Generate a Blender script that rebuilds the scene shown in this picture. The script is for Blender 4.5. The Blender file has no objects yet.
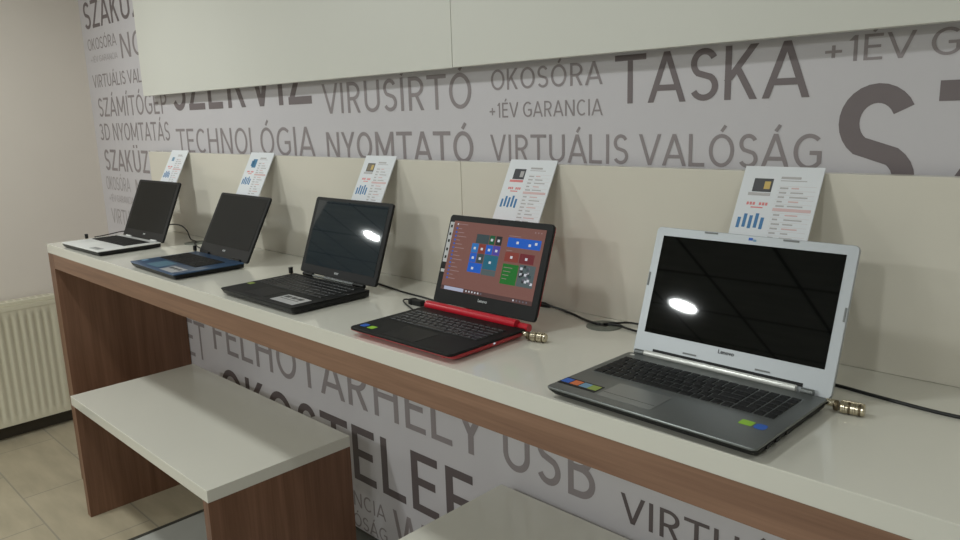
import bpy, bmesh, math, random
from math import sin, cos, pi, radians
from mathutils import Vector, Matrix
random.seed(7)
scene = bpy.context.scene
COL = scene.collection

# ------------------------------------------------------------------ materials
def srgb(r, g, b):
    f = lambda c: (c / 12.92 if c <= .04045 else ((c + .055) / 1.055) ** 2.4)
    return (f(r / 255), f(g / 255), f(b / 255), 1)

def mat(name, col, rough=.5, metal=0., spec=.5, coat=0., coat_rough=.05, emit=None, strength=0., vary=0., vscale=40., bump=0.):
    m = bpy.data.materials.new(name); m.use_nodes = True
    nt = m.node_tree; b = nt.nodes['Principled BSDF']
    b.inputs['Base Color'].default_value = col
    b.inputs['Roughness'].default_value = rough
    b.inputs['Metallic'].default_value = metal
    b.inputs['Specular IOR Level'].default_value = spec
    b.inputs['Coat Weight'].default_value = coat
    b.inputs['Coat Roughness'].default_value = coat_rough
    if emit:
        b.inputs['Emission Color'].default_value = emit
        b.inputs['Emission Strength'].default_value = strength
    if vary or bump:
        tc = nt.nodes.new('ShaderNodeTexCoord')
        n = nt.nodes.new('ShaderNodeTexNoise'); n.inputs['Scale'].default_value = vscale
        n.inputs['Detail'].default_value = 4
        nt.links.new(tc.outputs['Object'], n.inputs['Vector'])
        if vary:
            mx = nt.nodes.new('ShaderNodeMix'); mx.data_type = 'RGBA'
            mx.inputs['A'].default_value = tuple(c * (1 - vary) for c in col[:3]) + (1,)
            mx.inputs['B'].default_value = tuple(min(1, c * (1 + vary)) for c in col[:3]) + (1,)
            nt.links.new(n.outputs['Fac'], mx.inputs['Factor'])
            nt.links.new(mx.outputs['Result'], b.inputs['Base Color'])
        if bump:
            bp = nt.nodes.new('ShaderNodeBump'); bp.inputs['Strength'].default_value = bump
            bp.inputs['Distance'].default_value = .001
            nt.links.new(n.outputs['Fac'], bp.inputs['Height'])
            nt.links.new(bp.outputs['Normal'], b.inputs['Normal'])
    return m

def wood(name, axis, c1, c2):
    """laminate with fine grain running along one axis"""
    m = bpy.data.materials.new(name); m.use_nodes = True
    nt = m.node_tree; b = nt.nodes['Principled BSDF']
    tc = nt.nodes.new('ShaderNodeTexCoord')
    mp = nt.nodes.new('ShaderNodeMapping')
    sc = [34., 34., 34.]; sc[axis] = 1.1
    mp.inputs['Scale'].default_value = sc
    nt.links.new(tc.outputs['Object'], mp.inputs['Vector'])
    n = nt.nodes.new('ShaderNodeTexNoise'); n.inputs['Scale'].default_value = 1.0
    n.inputs['Detail'].default_value = 6; n.inputs['Roughness'].default_value = .62; n.inputs['Distortion'].default_value = .4
    nt.links.new(mp.outputs['Vector'], n.inputs['Vector'])
    n2 = nt.nodes.new('ShaderNodeTexNoise'); n2.inputs['Scale'].default_value = 5; n2.inputs['Detail'].default_value = 3
    nt.links.new(mp.outputs['Vector'], n2.inputs['Vector'])
    add = nt.nodes.new('ShaderNodeMath'); add.operation = 'MULTIPLY_ADD'
    add.inputs[1].default_value = .35
    nt.links.new(n2.outputs['Fac'], add.inputs[0]); nt.links.new(n.outputs['Fac'], add.inputs[2])
    cr = nt.nodes.new('ShaderNodeValToRGB')
    cr.color_ramp.elements[0].position = .42; cr.color_ramp.elements[0].color = c1
    cr.color_ramp.elements[1].position = .92; cr.color_ramp.elements[1].color = c2
    nt.links.new(add.outputs[0], cr.inputs['Fac'])
    nt.links.new(cr.outputs['Color'], b.inputs['Base Color'])
    b.inputs['Roughness'].default_value = .42; b.inputs['Specular IOR Level'].default_value = .35
    return m

def tiles(name, c1, c2, grout, sx, sy, off, gw, rough, ox=0., oy=0.):
    m = bpy.data.materials.new(name); m.use_nodes = True
    nt = m.node_tree; b = nt.nodes['Principled BSDF']
    tc = nt.nodes.new('ShaderNodeTexCoord')
    mp = nt.nodes.new('ShaderNodeMapping'); mp.inputs['Location'].default_value = (ox, oy, 0)
    nt.links.new(tc.outputs['Object'], mp.inputs['Vector'])
    br = nt.nodes.new('ShaderNodeTexBrick')
    br.offset = off; br.squash = 1
    br.inputs['Scale'].default_value = 1
    br.inputs['Brick Width'].default_value = sx; br.inputs['Row Height'].default_value = sy
    br.inputs['Mortar Size'].default_value = gw; br.inputs['Mortar Smooth'].default_value = .1
    br.inputs['Color1'].default_value = c1; br.inputs['Color2'].default_value = c2; br.inputs['Mortar'].default_value = grout
    nt.links.new(mp.outputs['Vector'], br.inputs['Vector'])
    n = nt.nodes.new('ShaderNodeTexNoise'); n.inputs['Scale'].default_value = 3.5; n.inputs['Detail'].default_value = 7
    mp2 = nt.nodes.new('ShaderNodeMapping'); mp2.inputs['Scale'].default_value = (1, 4, 1)
    nt.links.new(tc.outputs['Object'], mp2.inputs['Vector']); nt.links.new(mp2.outputs['Vector'], n.inputs['Vector'])
    mr = nt.nodes.new('ShaderNodeMapRange'); mr.inputs['From Min'].default_value = .3; mr.inputs['From Max'].default_value = .7
    mr.inputs['To Min'].default_value = .86; mr.inputs['To Max'].default_value = 1.1
    nt.links.new(n.outputs['Fac'], mr.inputs['Value'])
    mx = nt.nodes.new('ShaderNodeMix'); mx.data_type = 'RGBA'; mx.blend_type = 'MULTIPLY'; mx.inputs['Factor'].default_value = 1
    nt.links.new(br.outputs['Color'], mx.inputs['A']); nt.links.new(mr.outputs['Result'], mx.inputs['B'])
    nt.links.new(mx.outputs['Result'], b.inputs['Base Color'])
    b.inputs['Roughness'].default_value = rough
    return m

M = {}
M['gloss_white'] = mat('gloss white laminate', srgb(224, 221, 210), .25, spec=.5, coat=.6, coat_rough=.03, vary=.015, vscale=6)
M['panel_white'] = mat('cream gloss panel', srgb(224, 218, 205), .3, spec=.4, coat=.45, coat_rough=.04, vary=.015, vscale=3)
M['upper_white'] = mat('white satin panel', srgb(221, 220, 212), .4, vary=.012, vscale=3)
M['wood_h'] = wood('walnut laminate, grain along the counter', 0, srgb(118, 87, 69), srgb(152, 117, 95))
M['wood_v'] = wood('walnut laminate, upright grain', 2, srgb(106, 75, 57), srgb(138, 102, 81))
M['poster'] = mat('pale grey wall print', srgb(208, 204, 208), .6, vary=.015, vscale=2)
M['plaster'] = mat('warm plaster', srgb(222, 213, 203), .85, vary=.02, vscale=5, bump=.15)
M['room'] = mat('room plaster', srgb(200, 196, 186), .85, vary=.02, vscale=4)
M['ink_deep'] = mat('deep grey print', srgb(102, 92, 93), .6, vary=.03)
M['ink_dark'] = mat('dark grey print', srgb(122, 112, 114), .6, vary=.03)
M['ink_mid'] = mat('mid grey print', srgb(150, 141, 143), .6, vary=.03)
M['ink_light'] = mat('light grey print', srgb(170, 163, 165), .6, vary=.03)
M['tile'] = tiles('beige stone floor tile', srgb(178, 166, 142), srgb(168, 156, 133), srgb(150, 142, 126), .61, .305, .5, .0035, .45, ox=.3, oy=.74)
M['tile_grey'] = mat('grey floor', srgb(178, 178, 172), .4, vary=.06, vscale=9)
M['dark_trim'] = mat('dark divider strip', srgb(70, 68, 62), .5, vary=.05)
M['skirting'] = mat('dark grey skirting', srgb(88, 88, 82), .5, vary=.05)
M['skirting_brown'] = mat('dark skirting', srgb(66, 60, 50), .5, vary=.05)
M['ceil'] = tiles('ceiling panels', srgb(200, 200, 198), srgb(194, 194, 192), srgb(60, 60, 60), .6, .6, 0., .012, .8)
M['radiator'] = mat('cream radiator enamel', srgb(214, 208, 186), .35, coat=.2, vary=.01)
M['radiator_dark'] = mat('radiator grille shade', srgb(190, 184, 164), .6)
M['silver'] = mat('silver plastic', srgb(186, 190, 194), .38, metal=.35, vary=.01)
M['deck_silver'] = mat('brushed grey aluminium', srgb(118, 121, 120), .38, metal=.6, vary=.02, vscale=120)
M['pad_silver'] = mat('grey touchpad', srgb(138, 140, 139), .3, metal=.5)
M['alu_bar'] = mat('pale hinge aluminium', srgb(226, 226, 222), .25, metal=.3)
M['black'] = mat('black plastic', srgb(15, 15, 16), .45, spec=.3, vary=.08, vscale=200)
M['black_matte'] = mat('matte black plastic', srgb(22, 22, 22), .6, spec=.3, vary=.08, vscale=200)
M['key'] = mat('black key', srgb(14, 14, 15), .55, spec=.25)
M['key_sheen'] = mat('black key with sheen', srgb(24, 24, 26), .4, spec=.4)
M['screen_gloss'] = mat('black glossy display', srgb(4, 6, 6), .03, spec=.4)
M['screen_reflection'] = mat('glossy display with painted bluish reflection', srgb(34, 45, 53), .03, spec=.9)  # bluish reflection of the room is put into the base colour
M['screen_matte'] = mat('matte dark display', srgb(18, 17, 15), .5, spec=.22)
M['bezel_dark'] = mat('dark bezel', srgb(19, 20, 23), .4, spec=.28)
M['red'] = mat('red lacquer', srgb(196, 24, 44), .3, coat=.3, vary=.03)
M['blue_deck'] = mat('blue patterned deck', srgb(46, 80, 116), .3, coat=.3, vary=.15, vscale=400)
M['blue_pad'] = mat('blue touchpad', srgb(84, 122, 142), .3)
M['white_deck'] = mat('white plastic deck', srgb(226, 226, 224), .35, vary=.01)
M['sticker_silver'] = mat('silver sticker', srgb(198, 198, 200), .3, metal=.3)
M['sticker_grey'] = mat('grey sticker', srgb(160, 160, 160), .4)
M['st_blue'] = mat('blue sticker', srgb(40, 96, 190), .4)
M['st_cyan'] = mat('light blue sticker', srgb(110, 150, 180), .4)
M['st_orange'] = mat('orange sticker', srgb(214, 110, 60), .4)
M['st_green'] = mat('lime green sticker', srgb(150, 200, 50), .4)
M['st_olive'] = mat('olive green sticker', srgb(140, 160, 70), .4)
M['rubber'] = mat('grey rubber', srgb(128, 130, 130), .7)
M['text_dark'] = mat('dark lettering', srgb(50, 52, 56), .4)
M['text_light'] = mat('light lettering', srgb(205, 208, 210), .4)
M['steel'] = mat('nickel plated lock', srgb(200, 190, 168), .22, metal=1., vary=.06, vscale=300)
M['steel_dark'] = mat('dark lock brass', srgb(110, 98, 78), .35, metal=.9)
M['cable'] = mat('black cable', srgb(18, 18, 18), .45)
M['grommet'] = mat('grey green grommet', srgb(104, 107, 98), .45, vary=.04)
M['paper'] = mat('white card', srgb(232, 234, 238), .7, spec=.25, vary=.01)
M['ink_blue'] = mat('blue chart ink', srgb(52, 118, 172), .5)
M['ink_red'] = mat('red ink', srgb(222, 130, 130), .5)
M['ink_grey'] = mat('grey print ink', srgb(182, 177, 178), .5)
M['ink_pale'] = mat('pale table ink', srgb(222, 217, 219), .5)
M['ink_pink'] = mat('pink table ink', srgb(218, 186, 186), .5)
M['pic_dark'] = mat('dark picture ink', srgb(62, 62, 66), .5)
M['pic_brown'] = mat('brown picture ink', srgb(120, 104, 80), .5)
M['pic_yellow'] = mat('yellow picture ink', srgb(206, 176, 96), .5)
M['pic_blue'] = mat('blue picture ink', srgb(70, 130, 170), .5)
M['lamp_rim'] = mat('white lamp rim', srgb(220, 220, 218), .4)
M['lamp'] = mat('lit lamp', srgb(255, 250, 240), .5, emit=(1, 1, .95, 1), strength=6)

def glow(name, r, g, b, s=1.):
    c = srgb(r, g, b)
    return mat(name, (.004, .004, .004, 1), .12, emit=c, strength=s)
GS = .62
G = {k: glow('display ' + k, *v, GS) for k, v in dict(
    back=(142, 100, 92), bar=(100, 74, 72), search=(196, 202, 226), blue=(44, 108, 214), azure=(58, 132, 206), purple=(92, 84, 178),
    teal=(48, 116, 140), green=(44, 126, 56), olive=(36, 104, 70), brown=(150, 74, 66), maroon=(126, 56, 62), slate=(72, 88, 92),
    dark=(52, 56, 58), grey=(120, 118, 130), icon=(232, 236, 244), line=(178, 150, 150), photo=(96, 110, 112)).items()}

# ------------------------------------------------------------------ mesh helpers
class MB:
    def __init__(self): self.bm = bmesh.new()
    def box(self, x0, x1, y0, y1, z0, z1, bev=0., mi=0):
        r = bmesh.ops.create_cube(self.bm, size=1)
        vs = r['verts']
        for v in vs:
            v.co = Vector(((x0 + x1) / 2 + v.co.x * (x1 - x0), (y0 + y1) / 2 + v.co.y * (y1 - y0), (z0 + z1) / 2 + v.co.z * (z1 - z0)))
        fs = {f for v in vs for f in v.link_faces}
        if bev:
            es = list({e for v in vs for e in v.link_edges})
            g = bmesh.ops.bevel(self.bm, geom=es, offset=bev, segments=2, profile=.6, affect='EDGES')
            fs = {f for f in fs if f.is_valid} | set(g['faces'])
        for f in fs: f.material_index = mi
        return self
    def rings(self, loops, cap=True, mi=0, closed=True):
        """skin consecutive vertex loops"""
        L = [[self.bm.verts.new(p) for p in lp] for lp in loops]
        n = len(L[0])
        for a, b in zip(L, L[1:]):
            for i in range(n if closed else n - 1):
                f = self.bm.faces.new((a[i], a[(i + 1) % n], b[(i + 1) % n], b[i])); f.material_index = mi
        if cap:
            f = self.bm.faces.new(L[0][::-1]); f.material_index = mi
            f = self.bm.faces.new(L[-1]); f.material_index = mi
        return self
    def tube(self, pts, r, n=10, mi=0):
        pts = [Vector(p) for p in pts]; loops = []
        prev = None
        for i, p in enumerate(pts):
            t = (pts[min(i + 1, len(pts) - 1)] - pts[max(i - 1, 0)]).normalized()
            if prev is None:
                a = t.orthogonal().normalized()
            else:
                a = (prev - t * prev.dot(t)).normalized()
            prev = a; b = t.cross(a)
            rr = r(i / (len(pts) - 1)) if callable(r) else r
            loops.append([p + (a * cos(2 * pi * k / n) + b * sin(2 * pi * k / n)) * rr for k in range(n)])
        return self.rings(loops, mi=mi)
    def quad(self, p, mi=0):
        f = self.bm.faces.new([self.bm.verts.new(q) for q in p]); f.material_index = mi
        return self
    def build(self, name, mats, parent=None, loc=(0, 0, 0), rot=(0, 0, 0), smooth=False, bevel=0.):
        bmesh.ops.recalc_face_normals(self.bm, faces=self.bm.faces)
        me = bpy.data.meshes.new(name); self.bm.to_mesh(me); self.bm.free()
        for m in (mats if isinstance(mats, (list, tuple)) else [mats]): me.materials.append(m)
        if smooth:
            me.polygons.foreach_set('use_smooth', [True] * len(me.polygons))
            me.set_sharp_from_angle(angle=radians(38))
        return link(name, me, parent, loc, rot)

def link(name, me, parent=None, loc=(0, 0, 0), rot=(0, 0, 0)):
    o = bpy.data.objects.new(name, me); COL.objects.link(o)
    o.location = loc; o.rotation_euler = rot
    if parent: o.parent = parent
    return o

def thing(name, label, cat, loc=(0, 0, 0), rot=(0, 0, 0), group=None):
    o = bpy.data.objects.new(name, None); COL.objects.link(o); o.empty_display_size = .05
    o.location = loc; o.rotation_euler = rot
    return tag(o, label, cat, group)

def tag(o, label, cat, group=None):
    o['label'] = label; o['category'] = cat
    if group: o['group'] = group
    return o

def struct(o):
    o['kind'] = 'structure'; return o

def rr(w, h, r, n=5, rb=None):
    """rounded rectangle outline, centred; rb is the radius of the two far corners"""
    pts = []
    for sx, sy, a0 in ((1, 1, 0), (-1, 1, 90), (-1, -1, 180), (1, -1, 270)):
        r0 = r
        if rb and sy > 0: r = rb
        cx, cy = sx * (w / 2 - r), sy * (h / 2 - r)
        for k in range(n + 1):
            a = radians(a0 + 90 * k / n); pts.append((cx + r * cos(a), cy + r * sin(a)))
        r = r0
    return pts

def spline(ctrl, n=8):
    P = [Vector(p) for p in ctrl]; out = []
    for i in range(len(P) - 1):
        p0, p1, p2, p3 = P[max(i - 1, 0)], P[i], P[i + 1], P[min(i + 2, len(P) - 1)]
        for k in range(n):
            t = k / n
            out.append(.5 * ((2 * p1) + (p2 - p0) * t + (2 * p0 - 5 * p1 + 4 * p2 - p3) * t * t + (3 * p1 - p0 - 3 * p2 + p3) * t ** 3))
    out.append(P[-1]); return out

def text_mesh(body, size, bold=0.):
    c = bpy.data.curves.new('lettering', 'FONT'); c.body = body; c.size = size; c.offset = bold; c.align_x = 'CENTER'; c.align_y = 'CENTER'; c.resolution_u = 3
    o = bpy.data.objects.new('lettering', c); COL.objects.link(o)
    dg = bpy.context.evaluated_depsgraph_get()
    me = bpy.data.meshes.new_from_object(o.evaluated_get(dg))
    bpy.data.objects.remove(o); bpy.data.curves.remove(c)
    return me

# ------------------------------------------------------------------ measured layout
H = 1.1013                      # counter top
WY = .05                        # wall behind the counter
XL = -.84                       # left wall
CEIL = 2.6
DF = -.497                      # counter front

# ------------------------------------------------------------------ room
XF, XR, YF, YL = -4.2, 6.6, -7.0, -1.6
struct(MB().box(.72, XR + .1, YF - .1, WY + .1, -.1, 0).build('floor', M['tile_grey']))
struct(MB().box(XF - .1, .70, YF - .1, WY + .1, -.1, 0).build('floor', M['tile']))
struct(MB().box(.70, .72, YF, WY, -.1, .001).build('trim_1', M['dark_trim']))
struct(MB().box(XF - .1, XR + .1, YF - .1, WY + .1, CEIL, CEIL + .1).build('ceiling', M['ceil']))
wall_back = struct(MB().box(XL, XR, WY, WY + .1, 0, CEIL).build('wall_back', M['poster']))
struct(MB().box(XL - .1, XL, YL, WY + .1, 0, CEIL).build('wall_left', M['plaster']))
struct(MB().box(XF, XL - .1, YL, YL + .1, 0, CEIL).build('wall_return', M['room']))
struct(MB().box(XF - .1, XF, YF, YL + .1, 0, CEIL).build('wall_far_left', M['room']))
struct(MB().box(XR, XR + .1, YF, WY + .1, 0, CEIL).build('wall_right', M['room']))
struct(MB().box(XF - .1, XR + .1, YF - .1, YF, 0, CEIL).build('wall_front', M['room']))
struct(MB().box(.064, XR, WY - .012, WY, 0, .055, .002).build('baseboard_back', M['skirting']))
struct(MB().box(XL, XL + .04, YL, WY, 0, .075, .002).build('baseboard_left', M['skirting_brown']))

# ------------------------------------------------------------------ lettering printed on the wall
def arc(cx, cy, rx, ry, a0, a1, n=14):
    return [(cx + rx * cos(radians(a0 + (a1 - a0) * k / n)), cy + ry * sin(radians(a0 + (a1 - a0) * k / n))) for k in range(n + 1)]

ACC = {'Á': ('A', "'"), 'É': ('E', "'"), 'Í': ('I', "'"), 'Ó': ('O', "'"), 'Ú': ('U', "'"), 'Ő': ('O', '"'), 'Ü': ('U', ':')}
WD = dict(A=.80, B=.58, C=.66, D=.72, E=.52, F=.49, G=.72, H=.68, I=0., K=.60, L=.50, M=.86, N=.70, O=.76, P=.56, R=.58, S=.55, T=.70, U=.66, V=.78, W=1.2, Y=.72, Z=.62)
WD.update({'1': .24, '3': .52, '+': .5, ' ': .3})
BEAR = dict(A=.015, V=.015, Y=.01, W=.015, T=.025, O=.07, C=.07, G=.07, S=.06, K=.06, L=.06, E=.08, F=.07, Z=.05, X=.03)

def glyph(ch, t):
    """polylines 'P' (butt ends) and level-cut diagonals 'D' in units of the cap height"""
    base = ACC.get(ch, (ch,))[0]
    w = max(WD[base], t); h = t / 2; S = []
    st = lambda x: S.append(('P', [(x, 0), (x, 1)]))
    bar = lambda x0, x1, y: S.append(('P', [(x0, y), (x1, y)]))
    dg = lambda x0, y0, x1, y1: S.append(('D', [(x0, y0), (x1, y1)]))
    P = lambda p: S.append(('P', p))
    if base == 'A': k = t * .55; dg(k, 0, w / 2, 1); dg(w - k, 0, w / 2, 1); bar(w * .2, w * .8, .29)
    elif base == 'B':
        st(h); m = .53; r1 = (1 - h - m) / 2; r2 = (m - h) / 2
        P([(h, 1 - h), (w - .12 - r1, 1 - h)] + arc(w - .12 - r1 * 1.1, 1 - h - r1, r1 * 1.1, r1, 90, -90) + [(h, m)])
        P([(h, m)] + arc(w - h - r2 * 1.1, h + r2, r2 * 1.1, r2, 90, -90) + [(h, h)])
    elif base == 'C': P(arc(w * .56, .5, w * .56 - h, .5 - h, 48, 312, 24))
    elif base == 'D': st(h); P([(h, 1 - h)] + arc(w * .4, .5, w * .6 - h, .5 - h, 90, -90, 18) + [(h, h)])
    elif base in 'EF':
        st(h); bar(h, w, 1 - h); bar(h, w * .9, .52)
        if base == 'E': bar(h, w, h)
    elif base == 'G': P(arc(w * .56, .5, w * .56 - h, .5 - h, 48, 318, 24) + [(w - h, .22), (w - h, .47), (w * .58, .47)])
    elif base == 'H': st(h); st(w - h); bar(h, w - h, .52)
    elif base == 'I': st(w / 2)
    elif base == 'K': st(h); dg(h, .36, w - t * .65, 1); dg(w - t * .6, 0, w * .38, .58)
    elif base == 'L': st(h); bar(h, w, h)
    elif base == 'M': k = h; st(k); st(w - k); dg(k, 1, w / 2, .18); dg(w - k, 1, w / 2, .18)
    elif base == 'N': st(h); st(w - h); dg(h + t * .1, 1, w - h - t * .1, 0)
    elif base == 'O': P(arc(w / 2, .5, w / 2 - h, .5 - h, 0, 360, 32))
    elif base in 'PR':
        st(h); m = .46; r = (1 - h - m) / 2
        P([(h, 1 - h)] + arc(w - h - r * 1.1, 1 - h - r, r * 1.1, r, 90, -90) + [(h, m)])
        if base == 'R': dg(w - t * .5, 0, w * .5, m)
    elif base == 'S':
        r1 = (.5 - h) / 2 + .005; r2 = .5 - h - r1; a = w / 2 - h
        up = arc(w / 2, 1 - h - r1, a * .94, r1, 25, 235, 16)
        lo = arc(w / 2, h + r2, a, r2, 55, -155, 16)
        P(up + lo)
    elif base == 'T': st(w / 2); bar(0, w, 1 - h)
    elif base == 'U': P([(h, 1)] + arc(w / 2, w * .5, w / 2 - h, w * .5 - h, 180, 360, 18) + [(w - h, 1)])
    elif base == 'V': k = t * .55; dg(k, 1, w / 2, 0); dg(w - k, 1, w / 2, 0)
    elif base == 'W': k = t * .55; dg(k, 1, w * .27, 0); dg(w / 2, 1, w * .27, 0); dg(w / 2, 1, w * .73, 0); dg(w - k, 1, w * .73, 0)
    elif base == 'Y': k = t * .6; S.append(('P', [(w / 2, 0), (w / 2, .45)])); dg(k, 1, w / 2, .4); dg(w - k, 1, w / 2, .4)
    elif base == 'Z': bar(0, w, 1 - h); bar(0, w, h); dg(t * .6, h, w - t * .6, 1 - h)
    elif base == '1': st(w - h); dg(t * .5, .80, w - h, .97)
    elif base == '3':
        P(arc(w * .42, .74, w * .5 - h, .26 - h, 150, -90, 14)); P(arc(w * .42, .27, w * .58 - h, .27 - h, 90, -150, 16))
    elif base == '+': bar(0, w, .42); S.append(('P', [(w / 2, .42 - w / 2), (w / 2, .42 + w / 2)]))
    if ch in ACC:
        k = ACC[ch][1]; q = t * .85
        if k == "'": S.append(('A', [(w / 2 - .01, 1.07), (w / 2 + .11, 1.25)], q))
        elif k == '"': S.append(('A', [(w / 2 - .13, 1.07), (w / 2 - .03, 1.25)], q)); S.append(('A', [(w / 2 + .05, 1.07), (w / 2 + .15, 1.25)], q))
        else:
            for dx in (-.14, .14): S.append(('A', [(w / 2 + dx - t * .5, 1.17), (w / 2 + dx + t * .5, 1.17)], t))
    return w, S

def layout(txt, t):
    x = 0; out = []
    for i, ch in enumerate(txt):
        if ch == ' ': x += WD[' ']; continue
        b = ACC.get(ch, (ch,))[0]; s = BEAR.get(b, .10)
        if i: x += s
        w, S = glyph(ch, t); out.append((ch, x, w, S)); x += w + s
    return out

def wall_word(txt, x0, x1, z0, z1, ink, t=.12, prefix=None):
    """x1 is where the (prefix of the) word ends"""
    L = layout(txt, t)
    n = len((prefix or txt).replace(' ', ''))
    e = L[n - 1][1] + L[n - 1][2]
    sx = (x1 - x0) / e; sz = z1 - z0
    mb = MB(); k = 0
    for ch, gx, w, S in L:
        for s in S:
            y = -.0006 - .00003 * (k % 12); k += 1
            T = s[2] if len(s) > 2 else t
            to = lambda p: (x0 + (gx + p[0]) * sx, y, z0 + p[1] * sz)
            p = s[1]
            if s[0] == 'D':
                (ax, ay), (bx, by) = p
                ln = math.hypot(bx - ax, by - ay); hw = T / 2 * ln / abs(by - ay)
                mb.quad([to((ax - hw, ay)), to((ax + hw, ay)), to((bx + hw, by)), to((bx - hw, by))])
            else:
                closed = len(p) > 3 and math.hypot(p[0][0] - p[-1][0], p[0][1] - p[-1][1]) < 1e-6
                A = []; B = []
                for i in range(len(p)):
                    pv = p[i - 1] if i else (p[-2] if closed else None)
                    nx = p[i + 1] if i < len(p) - 1 else (p[1] if closed else None)
                    ds = []
                    if pv: ds.append(Vector((p[i][0] - pv[0], p[i][1] - pv[1])).normalized())
                    if nx: ds.append(Vector((nx[0] - p[i][0], nx[1] - p[i][1])).normalized())
                    d = sum(ds, Vector((0, 0))).normalized(); m = T / 2
                    if len(ds) == 2: m = T / 2 / max(.5, d.dot(ds[0]))
                    nrm = Vector((-d.y, d.x)) * m
                    A.append(to((p[i][0] + nrm.x, p[i][1] + nrm.y))); B.append(to((p[i][0] - nrm.x, p[i][1] - nrm.y)))
                for i in range(len(p) - 1): mb.quad([A[i], B[i], B[i + 1], A[i + 1]])
    return mb.build('printed_word', M[ink], wall_back, (0, WY, 0))

for w in [
    ('OKOSÓRA', 2.156, 2.521, 1.655, 1.709, 'ink_mid', .115), ('+1ÉV GARANCIA', 2.148, 2.521, 1.583, 1.622, 'ink_mid', .11),
    ('TASKA', 2.555, 3.006, 1.608, 1.717, 'ink_dark', .12), ('+1ÉV GARANCIA', 3.030, 3.185, 1.670, 1.716, 'ink_mid', .11, '+1ÉV'),
    ('VIRTUÁLIS VALÓSÁG', 2.147, 3.035, 1.468, 1.538, 'ink_mid', .115), ('SZERVIZ', 3.060, 3.200, 1.388, 1.628, 'ink_dark', .145, 'S'),
    ('VIRUSÍRTÓ', 1.356, 2.080, 1.610, 1.709, 'ink_mid', .115), ('SZERVIZ', .175, 1.291, 1.647, 1.865, 'ink_dark', .125),
    ('TECHNOLÓGIA', .172, 1.290, 1.462, 1.568, 'ink_mid', .11), ('NYOMTATÓ', 1.362, 2.081, 1.458, 1.548, 'ink_mid', .13),
    ('SZÁMÍTÓGÉP', -.742, .111, 1.638, 1.735, 'ink_mid', .115), ('3D NYOMTATÁS', -.765, .106, 1.515, 1.602, 'ink_mid', .115),
    ('SZAKÜZLET', -.750, -.170, 1.355, 1.466, 'ink_mid', .13, 'SZAKÜZ'), ('OKOSÓRA', -.772, -.44, 1.25, 1.322, 'ink_light', .10),
    ('NOTEBOOK', -.37, -.27, 1.187, 1.318, 'ink_light', .10, 'N'), ('+1ÉV GARANCIA', -.755, -.42, 1.186, 1.224, 'ink_light', .08),
    ('VIRTUÁLIS VALÓSÁG', -.755, -.50, 1.067, 1.148, 'ink_light', .11, 'VIRTU'),
    ('SZAKÜZLET', -.784, -.180, 2.087, 2.222, 'ink_dark', .13, 'SZAKÜ'), ('OKOSÓRA', -.780, -.388, 1.98, 2.038, 'ink_mid', .10),
    ('+1ÉV GARANCIA', -.76, -.394, 1.918, 1.948, 'ink_light', .08), ('NOTEBOOK', -.343, -.225, 1.913, 2.028, 'ink_mid', .12, 'N'),
    ('VIRTUÁLIS VALÓSÁG', -.776, -.139, 1.79, 1.855, 'ink_mid', .115, 'VIRTUÁLIS VAL'),
    ('SZAKÜZLET', -.80, .245, .473, .66, 'ink_mid', .10), ('FELHŐTÁRHELY', .328, 2.10, .557, .72, 'ink_mid', .125),
    ('USB', 2.165, 2.50, .560, .725, 'ink_mid', .125), ('VIRTUÁLIS VALÓSÁG', 2.58, 2.677, .546, .625, 'ink_deep', .125, 'VI'),
    ('OKOSTELEFON', .365, 2.03, .262, .481, 'ink_deep', .135, 'OKOSTELEF'), ('+1ÉV GARANCIA', .93, 1.570, .147, .207, 'ink_mid', .11),
    ('VIRTUÁLIS VALÓSÁG', .80, 1.571, .060, .115, 'ink_mid', .11), ('WEB', 1.612, 1.79, .062, .216, 'ink_mid', .13, 'W'),
]: wall_word(*w)

# ------------------------------------------------------------------ panels on the wall
def panel(name, x0, x1, z0, z1, y0, y1, m, label):
    t = thing(name, label, 'panel', ((x0 + x1) / 2, (y0 + y1) / 2, z0))
    a = (x1 - x0) / 2 - .001
    MB().box(-a, a, -(y1 - y0) / 2, (y1 - y0) / 2, 0, z1 - z0, .0012).build('board', m, t)
    MB().box(-a + .1, a - .1, (y1 - y0) / 2, WY - .003 - (y0 + y1) / 2, (z1 - z0) * .3, (z1 - z0) * .3 + .04).build('wall_batten', m, t)
XS = 2.078
panel('backboard', -.037, XS, H + .0005, 1.4665, 0, .03, M['panel_white'], 'cream gloss backboard behind the four laptops nearest the radiator')
panel('backboard', XS, 5.0, H + .0005, 1.4665, 0, .03, M['panel_white'], 'cream gloss backboard behind the silver laptop')
panel('display_panel', -.008, 2.064, 1.7195, CEIL - .02, -.004, .022, M['upper_white'], 'blank white upper panel above the SZERVIZ lettering')
panel('display_panel', 2.064, 5.0, 1.7205, CEIL - .02, -.004, .022, M['upper_white'], 'blank white upper panel above the TASKA lettering')

# ------------------------------------------------------------------ counter and benches
PT = .064
cx0, cx1 = 0., 4.96
t = thing('counter', 'long white topped counter with walnut apron holding the laptops', 'counter', (0, DF, 0))
wy = WY - DF - .003
MB().box(cx0, cx1, 0, wy, H - .0392, H, .0015).build('worktop', M['gloss_white'], t)['label'] = 'glossy white worktop'
MB().box(cx0 + PT, cx1 - PT, .0005, .036, H - .0392 - .063, H - .0393, .001).build('apron', M['wood_h'], t)['label'] = 'walnut front apron'
for x in (cx0, cx1 - PT):
    MB().box(x, x + PT, .0005, wy, 0, H - .0393, .001).build('side_panel', M['wood_v'], t)['label'] = 'walnut side panel'

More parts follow.
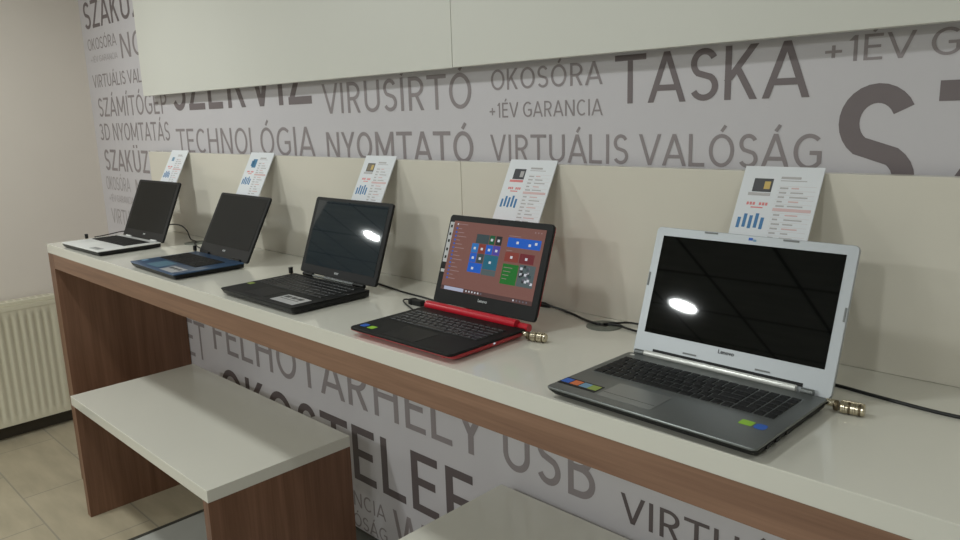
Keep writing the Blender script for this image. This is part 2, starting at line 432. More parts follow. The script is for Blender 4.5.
def bench(x0, x1, y0, y1, label):
    zt, th, lt = .527, .0404, .036
    t = thing('bench', label, 'bench', ((x0 + x1) / 2, (y0 + y1) / 2, 0), group='walnut benches under the counter')
    a, b = (x1 - x0) / 2, (y1 - y0) / 2
    MB().box(-a, a, -b, b, zt - th, zt, .002).build('seat', M['gloss_white'], t)['label'] = 'white glossy seat'
    for s in (-1, 1):
        xa, xb = sorted((s * (a - .0005), s * (a - lt)))
        MB().box(xa, xb, -b + .0005, b - .0005, 0, zt - th - .0002, .001).build('side_panel', M['wood_v'], t)['label'] = 'walnut end panel'
bench(.371, 1.562, -.594, -.078, 'white topped walnut bench next to the radiator end of the counter')
bench(2.190, 3.38, -.505, .012, 'white topped bench below the USB lettering, nearest to the silver laptop')

# ------------------------------------------------------------------ radiator
rx = -.74; y1r, y0r = -.285, -1.35
t = thing('radiator', 'cream ribbed panel radiator on left wall beside the counter', 'radiator', (rx, y1r, .08))
L = y0r - y1r; zt = .725 - .08
mb = MB()
prof = []
p = .0362; n = int(abs(L) / p) - 1
ys = [0, -.018]
pts = [(-.004, 0), (0, -.006), (0, -.022)]
for k in range(n):
    y = -.022 - k * p
    pts += [(0, y - .012), (-.010, y - .019), (-.010, y - .027), (0, y - .0345)]
pts += [(0, L + .006), (-.004, L)]
z0, z1 = .045, zt - .075
def ringz(z, f): return [Vector((x * f, y, z)) for x, y in pts]
mb.rings([ringz(0, 0), ringz(z0 - .01, 0), ringz(z0 + .012, 1), ringz(z1 - .012, 1), ringz(z1 + .01, 0), ringz(zt - .03, 0)], cap=False, closed=False)
mb.build('ribbed_panel', M['radiator'], t, smooth=True)
MB().box(-.07, -.062, L, 0, 0, zt - .03, .002).build('rear_panel', M['radiator'], t)
mb = MB()
mb.box(-.076, .001, L - .002, .002, zt - .03, zt - .022, .002)
mb.box(-.002, .002, L - .002, .002, zt - .045, zt - .022, .001)
mb.build('top_rim', M['radiator'], t)
mb = MB(); mb.box(-.072, -.006, L, 0, zt - .022, zt, .004)
gr = mb.build('top_grille', M['radiator'], t)
mb = MB()
for k in range(30): mb.box(-.06, -.018, L + .03 + k * .034, L + .03 + k * .034 + .022, zt - .0005, zt + .0006)
mb.build('slots', M['radiator_dark'], gr)
for y in (0, L): 
    a, b = (y, y + .006) if y == 0 else (y - .006, y)
    MB().box(-.076, .0, a, b, .0, zt - .02, .002).build('end_cap', M['radiator'], t)
for y in (-.2, L + .2): MB().box(XL - rx + .001, -.07, y - .02, y + .02, .1, .5).build('bracket', M['radiator'], t)

# ------------------------------------------------------------------ ceiling lamps
def lamp(x, y, label, w, q=1.):
    t = thing('ceiling_light', label, 'ceiling light', (x, y, CEIL), group='round recessed ceiling lights')
    mb = MB(); n = 28
    lp = lambda r, z: [Vector((r * cos(2 * pi * k / n), r * sin(2 * pi * k / n), z)) for k in range(n)]
    mb.rings([lp(.100 * q, -.001), lp(.120 * q, -.001), lp(.118 * q, -.008), lp(.102 * q, -.010), lp(.100 * q, -.001)], cap=False)
    mb.build('rim', M['lamp_rim'], t, smooth=True)
    mb = MB(); mb.rings([lp(.100 * q, -.002), lp(.100 * q, -.004)]); mb.build('diffuser', M['lamp'], t)
    ld = bpy.data.lights.new('lamp_glow', 'AREA'); ld.shape = 'DISK'; ld.size = .19 * q; ld.energy = w; ld.color = (.945, 1., .98)
    lo = bpy.data.objects.new('lamp_glow', ld); COL.objects.link(lo); lo.location = (0, 0, -.012); lo.parent = t
PW = 30
for i, (x, y, k) in enumerate([(.763, -3.55, 1.2), (3.25, -3.3, .62), (-2.07, -2.93, .8), (.25, -1.12, .5), (2.2, -1.12, .24), (5.4, -3.3, .4), (.84, -5.6, .9), (3.25, -5.6, .65), (4.1, -1.12, .12)]):
    lamp(x, y, 'lit round recessed lamp in the ceiling', PW * k, .72 if x < -2 else 1.)

# ------------------------------------------------------------------ laptops
def keyboard_rows(numpad):
    rows = [[1] * 15, [1] * 13 + [2], [1.5] + [1] * 12 + [1.5], [1.75] + [1] * 11 + [2.25], [1.25] + [1] * 11 + [2.75], [1.25, 1, 1, 1.25, 5.25, 1.25, 1, 1, 1, 1]]
    pad = [[1] * 4] * 5 + [[2, 1, 1]]
    out = []
    for r, q in zip(rows, pad):
        x = 0; l = []
        for w in r: l.append((x, w)); x += w
        if numpad:
            x += .02
            for w in q: l.append((x, w)); x += w
        out.append(l)
    return out, (19.02 if numpad else 15.)

def box_key(mb, u0, u1, v0, v1, z0, z1, tp=.0012):
    mb.rings([[Vector((u0, v0, z0)), Vector((u1, v0, z0)), Vector((u1, v1, z0)), Vector((u0, v1, z0))],
              [Vector((u0 + tp, v0 + tp, z1)), Vector((u1 - tp, v0 + tp, z1)), Vector((u1 - tp, v1 - tp, z1)), Vector((u0 + tp, v1 - tp, z1))]])

class Laptop:
    def __init__(s, label, fit, lidm, deckm, casem, cornr=.012, wedge=1., rim=.0062, gap=0.):
        x, y, a, l, W, d, L, dy, dz, th = fit
        s.W, s.d, s.L, s.th, s.l, s.dy, s.dz = W, d, L, th, l, dy, dz
        s.root = thing('laptop', label, 'laptop', (x, y, H), (0, 0, a), group='open laptops on the counter')
        def lp(ins, z, back=0.):
            return [Vector((px, py - d / 2 + back, z)) for px, py in rr(W - 2 * ins, d - 2 * ins, max(.003, cornr - ins * .5), rb=.004)]
        top = th - rim
        mb = MB(); mb.rings([lp(.0015, top), lp(0, top + .0015), lp(0, th - .0012), lp(.0012, th)]); mb.build('deck', deckm, s.root, smooth=True)
        def lo(i1, i2, z):   # lower shell, drawn in at front and sides
            return [Vector((px, py - d / 2 + i2, z)) for px, py in rr(W - 2 * i1, d - 2 * i2, .008, rb=.004)]
        mb = MB(); mb.rings([lo(.012 * wedge, .014 * wedge, .0025), lo(.007 * wedge, .008 * wedge, .006), lo(.001, .001, top - .0015), lo(.0005, .0005, top)])
        for sx in (-1, 1):
            for vy in (-.03, -d + .03):
                n = 10; mb.rings([[Vector((sx * (W / 2 - .05) + .008 * cos(2 * pi * k / n), vy + .006 * sin(2 * pi * k / n), z)) for k in range(n)] for z in (0, .003)])
        mb.build('bottom_case', casem, s.root, smooth=True)
        s.lloc, s.lrot = (0, dy, th + dz), (-l, 0, 0)
        # lid, front face at y = 0 in its own frame
        z0 = gap
        out = [(px, pz + (L + z0) / 2) for px, pz in rr(W, L - z0, .009)]
        ins = [(px, pz + (L + z0) / 2) for px, pz in rr(W - .002, L - z0 - .002, .008)]
        mb = MB(); mb.rings([[Vector((px, 0, pz)) for px, pz in ins], [Vector((px, .0012, pz)) for px, pz in out], [Vector((px, .006, pz)) for px, pz in out], [Vector((px, .0085, pz)) for px, pz in ins]])
        s.lid = mb.build('lid', lidm, s.root, s.lloc, s.lrot, smooth=True)
    def onlid(s, name, m, x0, x1, z0, z1, th=.0005, parent=None, r=0., y=0.):
        mb = MB()
        if r:
            o = [(px + (x0 + x1) / 2, pz + (z0 + z1) / 2) for px, pz in rr(x1 - x0, z1 - z0, r)]
            mb.rings([[Vector((px, y, pz)) for px, pz in o], [Vector((px, y - th, pz)) for px, pz in o]])
        else: mb.box(x0, x1, y - th, y, z0, z1)
        if parent: return mb.build(name, m, parent)
        return mb.build(name, m, s.root, s.lloc, s.lrot)
    def ondeck(s, name, m, u0, u1, v0, v1, th=.0004, parent=None, r=.0, z=0.):
        mb = MB()
        if r:
            o = [(px + (u0 + u1) / 2, py + (v0 + v1) / 2) for px, py in rr(u1 - u0, v1 - v0, r)]
            mb.rings([[Vector((px, py, s.th + z)) for px, py in o], [Vector((px, py, s.th + z + th)) for px, py in o]])
        else: mb.box(u0, u1, v0, v1, s.th + z, s.th + z + th)
        return mb.build(name, m, parent or s.root)
    def logo(s, body, size, x, z, m, y=-.0009, parent=None):
        me = text_mesh(body, size, size * .02)
        me.materials.append(m)
        me.transform(Matrix.Translation((x, y, z)) @ Matrix.Rotation(pi / 2, 4, 'X'))
        return link('logo', me, parent or s.lid)
    def keyboard(s, u0, u1, vf, vb, platem, keym, numpad, single=False, label=None):
        pl = s.ondeck('keyboard', platem if not single else [platem, keym], u0 - .002, u1 + .002, vf - .002, vb + .002, .0005, r=.003)
        rows, tot = keyboard_rows(numpad)
        un = (u1 - u0) / tot; hh = (vb - vf) / 5.6; g = .0011; cache = {}
        v = vb; mb = MB() if single else None
        for ri, row in enumerate(rows):
            rh = hh * .6 if ri == 0 else hh
            for x, w in row:
                kw = w * un - 2 * g; kh = rh - 2 * g
                cu, cv = u0 + (x + w / 2) * un, v - rh / 2
                if single:
                    box_key(mb, cu - kw / 2, cu + kw / 2, cv - kh / 2, cv + kh / 2, s.th + .0005, s.th + .0018, .0009); continue
                key = (round(kw, 5), round(kh, 5))
                if key not in cache:
                    m2 = MB(); box_key(m2, -kw / 2, kw / 2, -kh / 2, kh / 2, 0, .0015)
                    o = m2.build('key', keym, pl, (cu, cv, s.th + .0005)); cache[key] = o.data
                else: link('key', cache[key], pl, (cu, cv, s.th + .0005))
            v -= rh
        if single:
            bmesh.ops.recalc_face_normals(mb.bm, faces=mb.bm.faces)
            for f in mb.bm.faces: f.material_index = 1
            mb.bm.from_mesh(pl.data); mb.bm.to_mesh(pl.data); mb.bm.free()
        return pl
    def bar(s, name, m, u0, u1, y, z, r, squash=1.):
        mb = MB(); n = 14
        mb.rings([[Vector((u, y + r * squash * cos(2 * pi * k / n), z + r * sin(2 * pi * k / n))) for k in range(n)] for u in (u0, u1)])
        return mb.build(name, m, s.root, smooth=True)

# --- silver
S = Laptop('large silver laptop with blank screen, nearest the camera', [2.9865, -0.2451, -0.0187, 0.3373, 0.3875, 0.2545, 0.2472, 0.0154, 0.0063, 0.0216], M['silver'], M['deck_silver'], M['black_matte'], cornr=.008, wedge=.75, rim=.0046, gap=-.012)
S.lid['label'] = 'silver screen lid'
S.onlid('screen', M['screen_gloss'], -.176, .175, .0345, .230, .0006)
S.onlid('lid_slot', M['black'], -.149, .145, -.002, .0042, .0012, S.lid)
S.logo('Lenovo', .0105, 0, .0265, M['text_dark'])
for b in [(-.089, -.062, .2425, .2455), (.064, .092, .2425, .2455), (-.0925 + .008, -.057, .008, .011), (.059, .086, .008, .011)]: S.onlid('bumper', M['rubber'], *b, .0012, S.lid)
for b in [(-.1915, -.1885, .127, .154), (.1885, .1915, .118, .142)]: S.onlid('bumper', M['rubber'], *b, .0012, S.lid)
S.onlid('webcam_sticker', M['st_blue'], .000, .008, .2375, .2425, .0006, S.lid); S.onlid('webcam_sticker', M['st_cyan'], .009, .015, .236, .240, .0006, S.lid)
S.bar('hinge_bar', M['alu_bar'], -.160, .139, .004, S.th + .0035, .0058)['label'] = 'pale metal hinge bar'
for u in (-.175, .155): S.bar('hinge', M['deck_silver'], u - .008, u + .012, .006, S.th + .001, .006)
S.keyboard(-.179, .166, -.138, -.032, M['deck_silver'], M['key'], True)
pd = S.ondeck('touchpad', M['pad_silver'], -.102, .003, -.230, -.160, r=.003)
S.ondeck('button_gap', M['black_matte'], -.1005, .0015, -.2105, -.2100, .0002, pd, z=.0004)
st = S.ondeck('sticker_strip', M['black'], -.192, -.110, -.226, -.194, r=.001)
for m, u in (('st_blue', -.190), ('st_orange', -.170), ('st_cyan', -.150), ('st_olive', -.132)):
    S.ondeck('sticker', M[m], u, u + (.018 if m != 'st_olive' else .019), -.218, -.198, .0002, st, z=.0004)
S.ondeck('sticker', M['st_green'], .130, .151, -.184, -.166, r=.002); S.ondeck('sticker', M['st_blue'], .154, .172, -.186, -.166, r=.006)
S.ondeck('power_button', M['alu_bar'], -.182, -.172, -.016, -.010, .0008, r=.002)
for v in (-.150, -.185, -.215):
    MB().box(S.W / 2 - .004, S.W / 2 + .0006, v - .006, v + .006, S.th - .0105, S.th - .005).build('port', M['black'], S.root)

# --- red
Rd = Laptop('black and red laptop showing a lit start screen', [2.3600, -0.2533, 0.012, 0.3466, 0.3370, 0.2350, 0.2282, 0.0300, 0.0064, 0.022], M['black'], M['black_matte'], M['red'], gap=.001)
Rd.lid['label'] = 'black screen lid'
lidR = Rd.onlid('lid_back', M['red'], -.1670, .1670, .009, .2270, .0026, r=.009, y=.0108); lidR['label'] = 'red back of the screen lid'
sc = Rd.onlid('screen', G['back'], -.150, .150, .036, .213, .0006); sc['label'] = 'lit screen with coloured start tiles'
def disp(name, m, x0, x1, z0, z1, lift=.0002): return Rd.onlid(name, G[m], x0, x1, z0, z1, lift, sc, y=-.0006)
disp('taskbar', 'bar', -.150, .150, .036, .0465); disp('search_box', 'search', -.138, -.070, .037, .0455, .0004)
for k in range(6): disp('taskbar_icon', 'icon' if k < 5 else 'grey', -.062 + k * .010, -.058 + k * .010, .0395, .0435, .0004)
for k in range(5): disp('taskbar_icon', 'grey' if k else 'icon', .092 + k * .010, .096 + k * .010, .0395, .0435, .0004)
disp('user_icon', 'icon', -.137, -.133, .203, .207)
for k in range(14):
    z = .196 - k * .0098
    disp('menu_icon', 'blue', -.138, -.133, z - .004, z + .0005)
    disp('menu_line', 'line', -.130, -.130 + .012 + .010 * ((k * 7) % 3), z - .0026, z - .0012)
tl = [('slate', -.062, -.020, .163, .186), ('olive', -.018, -.001, .164, .186), ('dark', .003, .022, .164, .186),
      ('azure', -.072, -.050, .139, .162), ('brown', -.048, -.026, .139, .162), ('blue', -.024, -.002, .139, .162), ('purple', .000, .022, .139, .162),
      ('blue', -.072, -.050, .115, .138), ('slate', -.048, -.026, .115, .138), ('teal', -.024, .022, .102, .138),
      ('blue', -.072, -.026, .090, .114), ('photo', -.024, .022, .088, .101),
      ('blue', .041, .142, .164, .187), ('brown', .041, .084, .129, .152), ('maroon', .087, .131, .129, .152),
      ('green', .041, .090, .075, .1235), ('photo', .092, .141, .075, .1265)]
for m, a, b, c, d in tl:
    o = disp('start_tile', m, a, b, c, d)
icon = [(-.061, .150), (-.037, .150), (-.013, .150), (.011, .150), (-.061, .126), (-.037, .126), (-.002, .120), (-.010, .175), (.012, .175), (-.056, .100), (.062, .140), (.108, .140), (.128, .178), (.110, .173), (.072, .176)]
for x, z in icon: disp('tile_icon', 'icon', x - .0035, x + .0035, z - .003, z + .003, .0005)
for k in range(4): disp('tile_line', 'line', .045, .072 - k * .004, .114 - k * .009, .1152 - k * .009, .0005)
for k in range(22):
    x = .094 + random.random() * .040; z = .078 + random.random() * .042
    disp('picture_patch', random.choice(['dark', 'grey', 'icon', 'slate']), x, x + .007, z, z + .006, .0004)
for (x0, x1, z) in ((.042, .078, .190), (.042, .060, .155), (-.130, -.100, .205)): disp('caption', 'line', x0, x1, z, z + .0012)
for k in range(3): disp('window_button', 'line', .118 + k * .009, .121 + k * .009, .203, .206)
Rd.logo('Lenovo', .0100, 0, .0245, M['text_light'])
lab = Rd.onlid('icon_label', M['sticker_silver'], -.1630, -.1490, .105, .209, .0006, Rd.lid, y=-.0004); lab['label'] = 'white icon strip on the left bezel'
for k, z in enumerate((.198, .178, .160, .138, .118)): Rd.onlid('icon_label', M['black'], -.1592, -.1528, z - .0035, z + .0035, .0003, Rd.lid, y=-.0010)
Rd.onlid('icon_label', M['sticker_silver'], -.1630, -.1490, .079, .087, .0004, Rd.lid)
Rd.onlid('webcam', M['screen_gloss'], -.002, .002, .2195, .2225, .0004, Rd.lid, r=.0018)
Rd.bar('hinge_bar', M['red'], -.162, .138, .006, Rd.th + .0035, .0115)['label'] = 'red hinge bar'
for u, w_ in ((-.167, .006), (.1385, .028)): Rd.bar('hinge', M['red'], u, u + w_, .014, Rd.th - .002, .0095)
Rd.keyboard(-.150, .142, -.130, -.036, M['black'], M['key_sheen'], False)
Rd.ondeck('touchpad', M['black'], -.062, .044, -.224, -.146, r=.003)
Rd.ondeck('sticker', M['st_blue'], -.157, -.137, -.214, -.194, r=.005); Rd.ondeck('sticker', M['st_green'], -.128, -.108, -.215, -.197, r=.002)
MB().box(Rd.W / 2 - .003, Rd.W / 2 + .0006, -.105, -.101, .0125, .0155).build('indicator_light', G['icon'], Rd.root)

# --- black
B = Laptop('all black laptop with glossy screen tinted with bluish reflection', [1.7430, -0.2301, 0.0002, 0.3504, 0.3836, 0.2517, 0.2429, 0.0177, 0.0025, 0.0219], M['black'], M['black_matte'], M['black'], cornr=.008, wedge=.45, rim=.004, gap=.002)
B.onlid('screen', M['screen_reflection'], -.175, .175, .028, .2325, .0006)
B.onlid('bezel', M['bezel_dark'], -.190, .190, .0055, .0275, .0005, B.lid)
B.logo('acer', .0120, 0, .017, M['text_light'])
for u in (-.140, .120): B.bar('hinge', M['black'], u - .02, u + .03, .012, B.th + .001, .0058)
B.bar('hinge_bar', M['deck_silver'], -.118, .095, .012, B.th + .0002, .0034)
B.keyboard(-.172, .158, -.140, -.018, M['black'], M['key_sheen'], True)
B.ondeck('touchpad', M['black'], -.085, .015, -.232, -.156, r=.003)
stb = B.ondeck('sticker', M['sticker_silver'], .052, .165, -.232, -.172, r=.002); stb['label'] = 'large silver information sticker'
for k in range(3): B.ondeck('printed_line', M['text_dark'], .062 + k * .03, .086 + k * .03, -.195, -.180, .0002, stb, z=.0004)
B.ondeck('printed_line', M['text_dark'], .062, .150, -.206, -.203, .0002, stb, z=.0004)
B.ondeck('sticker', M['st_olive'], -.182, -.160, -.172, -.154, r=.002)

# --- blue
Bl = Laptop('blue decked laptop with matte dark screen between white and black laptops', [1.0596, -0.2346, -0.021, 0.4874, 0.3722, 0.2457, 0.235, 0.0108, 0.0023, 0.0202], M['bezel_dark'], M['blue_deck'], M['black'], cornr=.007, wedge=.35, rim=.0042, gap=-.008)
Bl.onlid('screen', M['screen_matte'], -.170, .172, .034, .226, .0006)
Bl.logo('acer', .0125, 0, .019, M['text_light'])
for u in (-.130, .110): Bl.bar('hinge', M['black'], u - .02, u + .03, .007, Bl.th - .002, .0055)
Bl.keyboard(-.172, .125, -.144, -.040, M['black'], M['key'], True, single=True)
Bl.ondeck('touchpad', M['blue_pad'], -.085, .012, -.226, -.158, r=.003)
stl = Bl.ondeck('sticker', M['sticker_silver'], .045, .150, -.234, -.180, r=.002); stl['label'] = 'silver information sticker'
for k in range(3): Bl.ondeck('printed_line', M['text_dark'], .054 + k * .03, .077 + k * .03, -.206, -.192, .0002, stl, z=.0004)
Bl.ondeck('sticker', M['st_cyan'], -.172, -.150, -.212, -.190, r=.002)

# --- white
Wh = Laptop('white decked laptop with dark screen at the radiator end', [0.3560, -0.2343, 0.0308, 0.4141, 0.3830, 0.2480, 0.2505, 0.0075, 0.0029, 0.0211], M['bezel_dark'], M['white_deck'], M['black'], cornr=.006, wedge=.35, rim=.0042, gap=-.008)
Wh.onlid('screen', M['screen_matte'], -.170, .170, .028, .241, .0006)
Wh.logo('acer', .0125, .010, .0165, M['text_light'])
for u in (-.130, .110): Wh.bar('hinge', M['white_deck'], u - .02, u + .03, .004, Wh.th - .0022, .0052)
Wh.keyboard(-.176, .150, -.130, -.028, M['black_matte'], M['black_matte'], True, single=True)
Wh.ondeck('touchpad', M['white_deck'], -.08, .02, -.222, -.150, r=.003)
sw = Wh.ondeck('sticker', M['sticker_grey'], .066, .150, -.234, -.206, r=.002); sw['label'] = 'grey information sticker'
Wh.ondeck('printed_line', M['rubber'], .080, .135, -.222, -.214, .0002, sw, z=.0004)

# ------------------------------------------------------------------ information cards leaning on the backboard
YB, ZT = -.203, 1.477
SL = math.hypot(ZT - H, -YB - .004); TILT = math.atan2(-YB - .004, ZT - H)
def card(x0, x1, label, pic):
    w = x1 - x0
    t = thing('information_card', label, 'sign', ((x0 + x1) / 2, YB, H), (-TILT, 0, 0), group='printed price cards behind the laptops')
    MB().box(-w / 2, w / 2, 0, .003, .0012, SL, .0006).build('card', M['paper'], t)
    k = w / .154
    def pr(name, rects, mats):
        mb = MB()
        for x0, x1, z0, z1, mi in rects: mb.box((x0) * k, (x1) * k, -.0003 - .0001 * mi, .0, SL - z1, SL - z0, mi=mi)
        return mb.build(name, mats, t)
    # picture of the machine (upper left)
    if pic == 'blue':
        pr('printed_picture', [(-.040, -.014, .028, .062, 0), (-.048, -.030, .034, .056, 0)], [M['pic_blue']])
    elif pic == 'pale':
        pr('printed_picture', [(-.044, -.022, .034, .052, 0)], [M['st_cyan']])
    else:
        a = M['pic_brown'] if pic == 'brown' else M['pic_dark']
        pr('printed_picture', [(-.052, -.014, .026, .054, 0), (-.049, -.017, .029, .051, 1), (-.030, -.018, .032, .048, 2), (-.058, -.014, .056, .062, 3)],
           [M['pic_dark'], a, M['pic_yellow'] if pic != 'grey' else M['ink_grey'], M['ink_grey'] if pic != 'grey' else M['ink_red']])
    # price (too small to read)
    pr('price_line', [(-.056 + i * .0062, -.0515 + i * .0062, .076, .082, 0) for i in (0, 1, 2, 4, 5, 6)] + [(-.046, -.022, .0855, .088, 0)], [M['ink_red']])
    hs = [.022, .030, .027, .032, .024]
    pr('bar_chart', [(-.066 + i * .0115, -.0595 + i * .0115, .131 - hs[i], .131 - (i % 2) * .002, 0) for i in range(5)], [M['ink_blue']])
    rows = [(.002, .070, .034 + 0, .036, 0)]
    rects = [(.000, .038, .021, .0255, 1), (.000, .050, .0285, .0300, 1)]
    for r in range(15):
        z = .040 + r * .0092
        rects.append((-.002, .070, z, z + .0008, 0))
        rects.append((.002, .018 - (r * 5 % 4) * .002, z + .003, z + .0062, 1))
        rects.append((.024, .024 + .014 + (r * 7 % 5) * .005, z + .003, z + .0056, 1 if r % 3 else 2))
    rects += [(-.002, .070, .086, .092, 2)]
    pr('specification_table', rects, [M['ink_pale'], M['ink_grey'], M['ink_pink']])
    return t
card(.237, .398, 'narrow white price card behind the white laptop', 'pale')
card(.936, 1.104, 'white price card with blue picture behind the blue laptop', 'blue')
card(1.656, 1.806, 'white price card with brown screen picture behind the black laptop', 'brown')
card(2.272, 2.426, 'white price card with grey laptop picture behind the red laptop', 'grey')
card(2.909, 3.064, 'white price card with dark laptop picture behind the silver laptop', 'dark')

# ------------------------------------------------------------------ cables, grommets, locks
def cable(label, ctrl, r=.0024, name='power_cable', extra=None):
    pts = spline(ctrl, 7)
    o = Vector(pts[0])
    if extra:
        t = thing(name, label, 'cable', o)
        MB().tube([p - o for p in pts], r, 8).build('cord', M['cable'], t, smooth=True)
        extra(t, o); return t
    ob = MB().tube([p - o for p in pts], r, 8).build(name, M['cable'], None, o, smooth=True)
    return tag(ob, label, 'cable')
Z = H + .0026
cable('black cable running from the silver laptop towards the right picture edge', [(3.06, -.150, Z), (3.110, -.128, Z), (3.153, -.126, Z), (3.209, -.135, Z), (3.29, -.146, Z), (3.345, -.148, Z), (3.45, -.140, Z), (3.62, -.105, Z), (3.85, -.07, Z)], .0032)
def plug(t, o):
    MB().tube([Vector((2.335, -.018, Z + .003)) - o, Vector((2.35, -.016, Z + .003)) - o, Vector((2.385, -.012, Z + .003)) - o, Vector((2.402, -.012, Z + .002)) - o], lambda f: (.006, .0075, .007, .004)[min(3, int(f * 3.01))], 10).build('connector', M['cable'], t, smooth=True)
cable('black cable with connector from the red laptop into the grey desk grommet', [(2.30, -.03, Z), (2.34, -.018, Z + .003), (2.40, -.012, Z + .003), (2.475, -.025, Z), (2.54, -.052, Z), (2.590, -.074, Z + .0035), (2.603, -.072, Z + .0035)], .003, extra=plug)
cable('thin black cord from the grey grommet to behind the silver laptop, upper one', [(2.606, -.066, Z + .0035), (2.625, -.045, Z + .004), (2.650, -.016, Z + .002), (2.70, -.012, Z), (2.78, -.03, Z), (2.86, -.05, Z)], .0026)
cable('thin black cord from the grey grommet to behind the silver laptop, lower one', [(2.616, -.060, Z + .0035), (2.640, -.053, Z + .0035), (2.662, -.056, Z + .001), (2.70, -.062, Z), (2.74, -.08, Z)], .0026)
cable('black cable from behind the black laptop towards the red laptop', [(1.74, -.10, Z), (1.816, -.111, Z), (1.90, -.125, Z), (1.973, -.137, Z), (2.084, -.146, Z), (2.20, -.165, Z), (2.27, -.175, Z)], .0026)
cable('black cable arching from the white laptop into the dark desk grommet', [(.20, -.085, Z + .02), (.267, -.077, 1.151), (.342, -.075, 1.160), (.411, -.075, 1.158), (.455, -.075, 1.140), (.478, -.077, 1.118), (.500, -.080, H + .0065), (.55, -.085, Z + .0035)], .0026)
cable('short black cord from the dark grommet to behind the blue laptop', [(.557, -.088, Z + .0035), (.605, -.115, Z + .003), (.66, -.132, Z), (.74, -.15, Z)], .0024)
cable('black cord lying along the outer edge of the white laptop', [(.12, -.10, Z), (-.02, -.12, Z), (-.066, -.150, Z), (-.040, -.205, Z), (.075 - .082, -.262, Z), (.10 - .098, -.30, Z)], .0024)
def dongle(t, o):
    MB().box(2.078 - o.x, 2.128 - o.x, -.214 - o.y, -.196 - o.y, .0005 - .0026, .0155 - .0026, .002).build('connector', M['cable'], t)
    MB().box(2.086 - o.x, 2.094 - o.x, -.2145 - o.y, -.1955 - o.y, .0002 - .0026, .0165 - .0026, .001).build('grip', M['black_matte'], t)
cable('black lead with plug and loop at the rear corner of red laptop', [(2.172, -.262, Z), (2.134, -.247, Z), (2.085, -.226, Z + .001), (2.054, -.210, Z + .003), (2.056, -.199, Z + .005), (2.092, -.203, Z + .004), (2.135, -.205, Z + .003), (2.19, -.200, Z), (2.26, -.20, Z)], .0022, name='cable_lead', extra=dongle)

def grommet(x, y, r, label):
    t = thing('cable_grommet', label, 'grommet', (x, y, H)); n = 28
    lp = lambda q, z: [Vector((q * cos(2 * pi * k / n), q * sin(2 * pi * k / n), z)) for k in range(n)]
    mb = MB(); mb.rings([lp(r, .0002), lp(r, .0012), lp(r - .002, .0028), lp(r * .45, .0032)]); mb.build('cap', M['grommet'], t, smooth=True)
    mb = MB(); mb.box(-.012, .012, -.010, .006, .003, .0036); mb.build('cable_slot', M['black'], t)
grommet(2.607, -.064, .042, 'round grey desk grommet between the red and silver laptops')
grommet(.565, -.092, .046, 'round grey desk grommet between the white and blue laptops')

def lock(x, y, rot, label, dials=True):
    t = thing('cable_lock', label, 'lock', (x, y, H), (0, 0, rot), group='cable locks on the laptops'); t.scale = (.95, 1.15, 1.15)
    n = 16
    def cyl(nm, x0, x1, r, m, z=.0095, parent=t, yy=0):
        return MB().rings([[Vector((q, yy + rr_ * cos(2 * pi * k / n), z + rr_ * sin(2 * pi * k / n))) for k in range(n)] for q, rr_ in ((x0, r * .85), (x0 + .0015, r), (x1 - .0015, r), (x1, r * .85))]).build(nm, m, parent, smooth=True)
    cyl('lock_plug', -.004, .011, .0052, M['steel'], .0125)
    cyl('swivel', .009, .017, .0078, M['steel_dark'])
    b = cyl('barrel', .019, .058, .0088, M['steel'])
    MB().box(.022, .054, -.002, .002, .0175, .0195, .0006).build('ridge', M['steel'], b)
    for k in range(4): 
        o = cyl('dial', .0235 + k * .008, .0290 + k * .008, .0096, M['steel_dark'] if k % 2 else M['steel'], .0096, t)
    MB().tube([(.008, .006, .009), (.012, .012, .010), (.006, .02, .008), (-.006, .024, .004)], .0022, 8).build('wire_end', M['steel_dark'], t, smooth=True)
lock(3.1785, -.243, radians(8), 'nickel combination lock at the rear corner of silver laptop')
lock(2.5315, -.262, radians(14), 'brassy combination lock at the rear corner of red laptop')
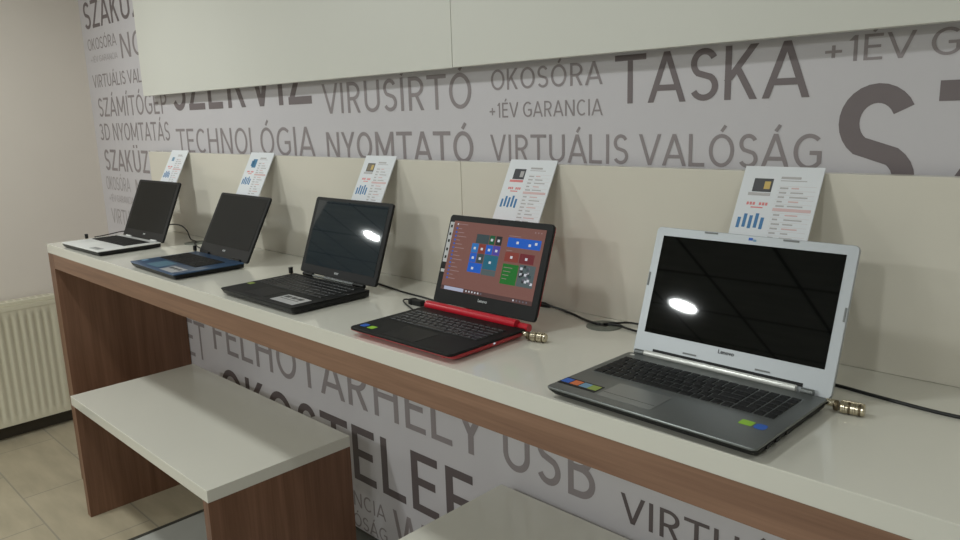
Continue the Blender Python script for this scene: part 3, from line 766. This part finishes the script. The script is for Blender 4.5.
def small_lock(x, y, label):
    t = thing('cable_lock', label, 'lock', (x, y, H), group='small lock stubs on the laptops')
    n = 12
    cl = lambda a, r0, z0, z1: [[Vector((a + r0 * cos(2 * pi * k / n), r0 * sin(2 * pi * k / n), z)) for k in range(n)] for z in (z0, z1)]
    MB().rings(cl(0, .0062, 0, .022)).build('lock_post', M['steel'], t, smooth=True)
    MB().rings(cl(0, .0068, .022, .040)).build('lock_cap', M['cable'], t, smooth=True)
    MB().box(.004, .014, -.004, .004, .009, .015, .001).build('lock_tongue', M['steel_dark'], t)
small_lock(1.540, -.238, 'small dark lock stub at the rear corner of black laptop')
small_lock(.861, -.232, 'small dark lock stub at the rear corner of blue laptop')
small_lock(.150, -.380, 'small dark lock stub on the outer side of white laptop')

# ------------------------------------------------------------------ camera
yaw, pitch, roll = .7821, -.2059, -.0315
F = Vector((sin(-yaw) * cos(pitch), cos(yaw) * cos(pitch), sin(pitch)))
R0 = F.cross(Vector((0, 0, 1))).normalized(); U0 = R0.cross(F)
R = R0 * cos(roll) + U0 * sin(roll); U = U0 * cos(roll) - R0 * sin(roll)
cd = bpy.data.cameras.new('camera'); cam = bpy.data.objects.new('camera', cd); COL.objects.link(cam)
mw = Matrix((R, U, -F)).transposed().to_4x4(); mw.translation = Vector((3.5977, -1.4663, 1.5982))
cam.matrix_world = mw
cd.sensor_width = 36; cd.lens = 753.6 / 960 * 36; cd.clip_start = .02
scene.camera = cam

w = bpy.data.worlds.new('world'); scene.world = w; w.use_nodes = True
w.node_tree.nodes['Background'].inputs[0].default_value = (.5, .48, .45, 1)
w.node_tree.nodes['Background'].inputs[1].default_value = .05
vs = scene.view_settings
scene.display_settings.display_device = 'sRGB'
vs.view_transform = 'Standard'; vs.look = 'None'; vs.gamma = 1; vs.use_curve_mapping = False
vs.exposure = 0.0
scene.cycles.max_bounces = 8; scene.cycles.diffuse_bounces = 5; scene.cycles.glossy_bounces = 4
scene.cycles.use_denoising = True
scene.cycles.sample_clamp_indirect = 4
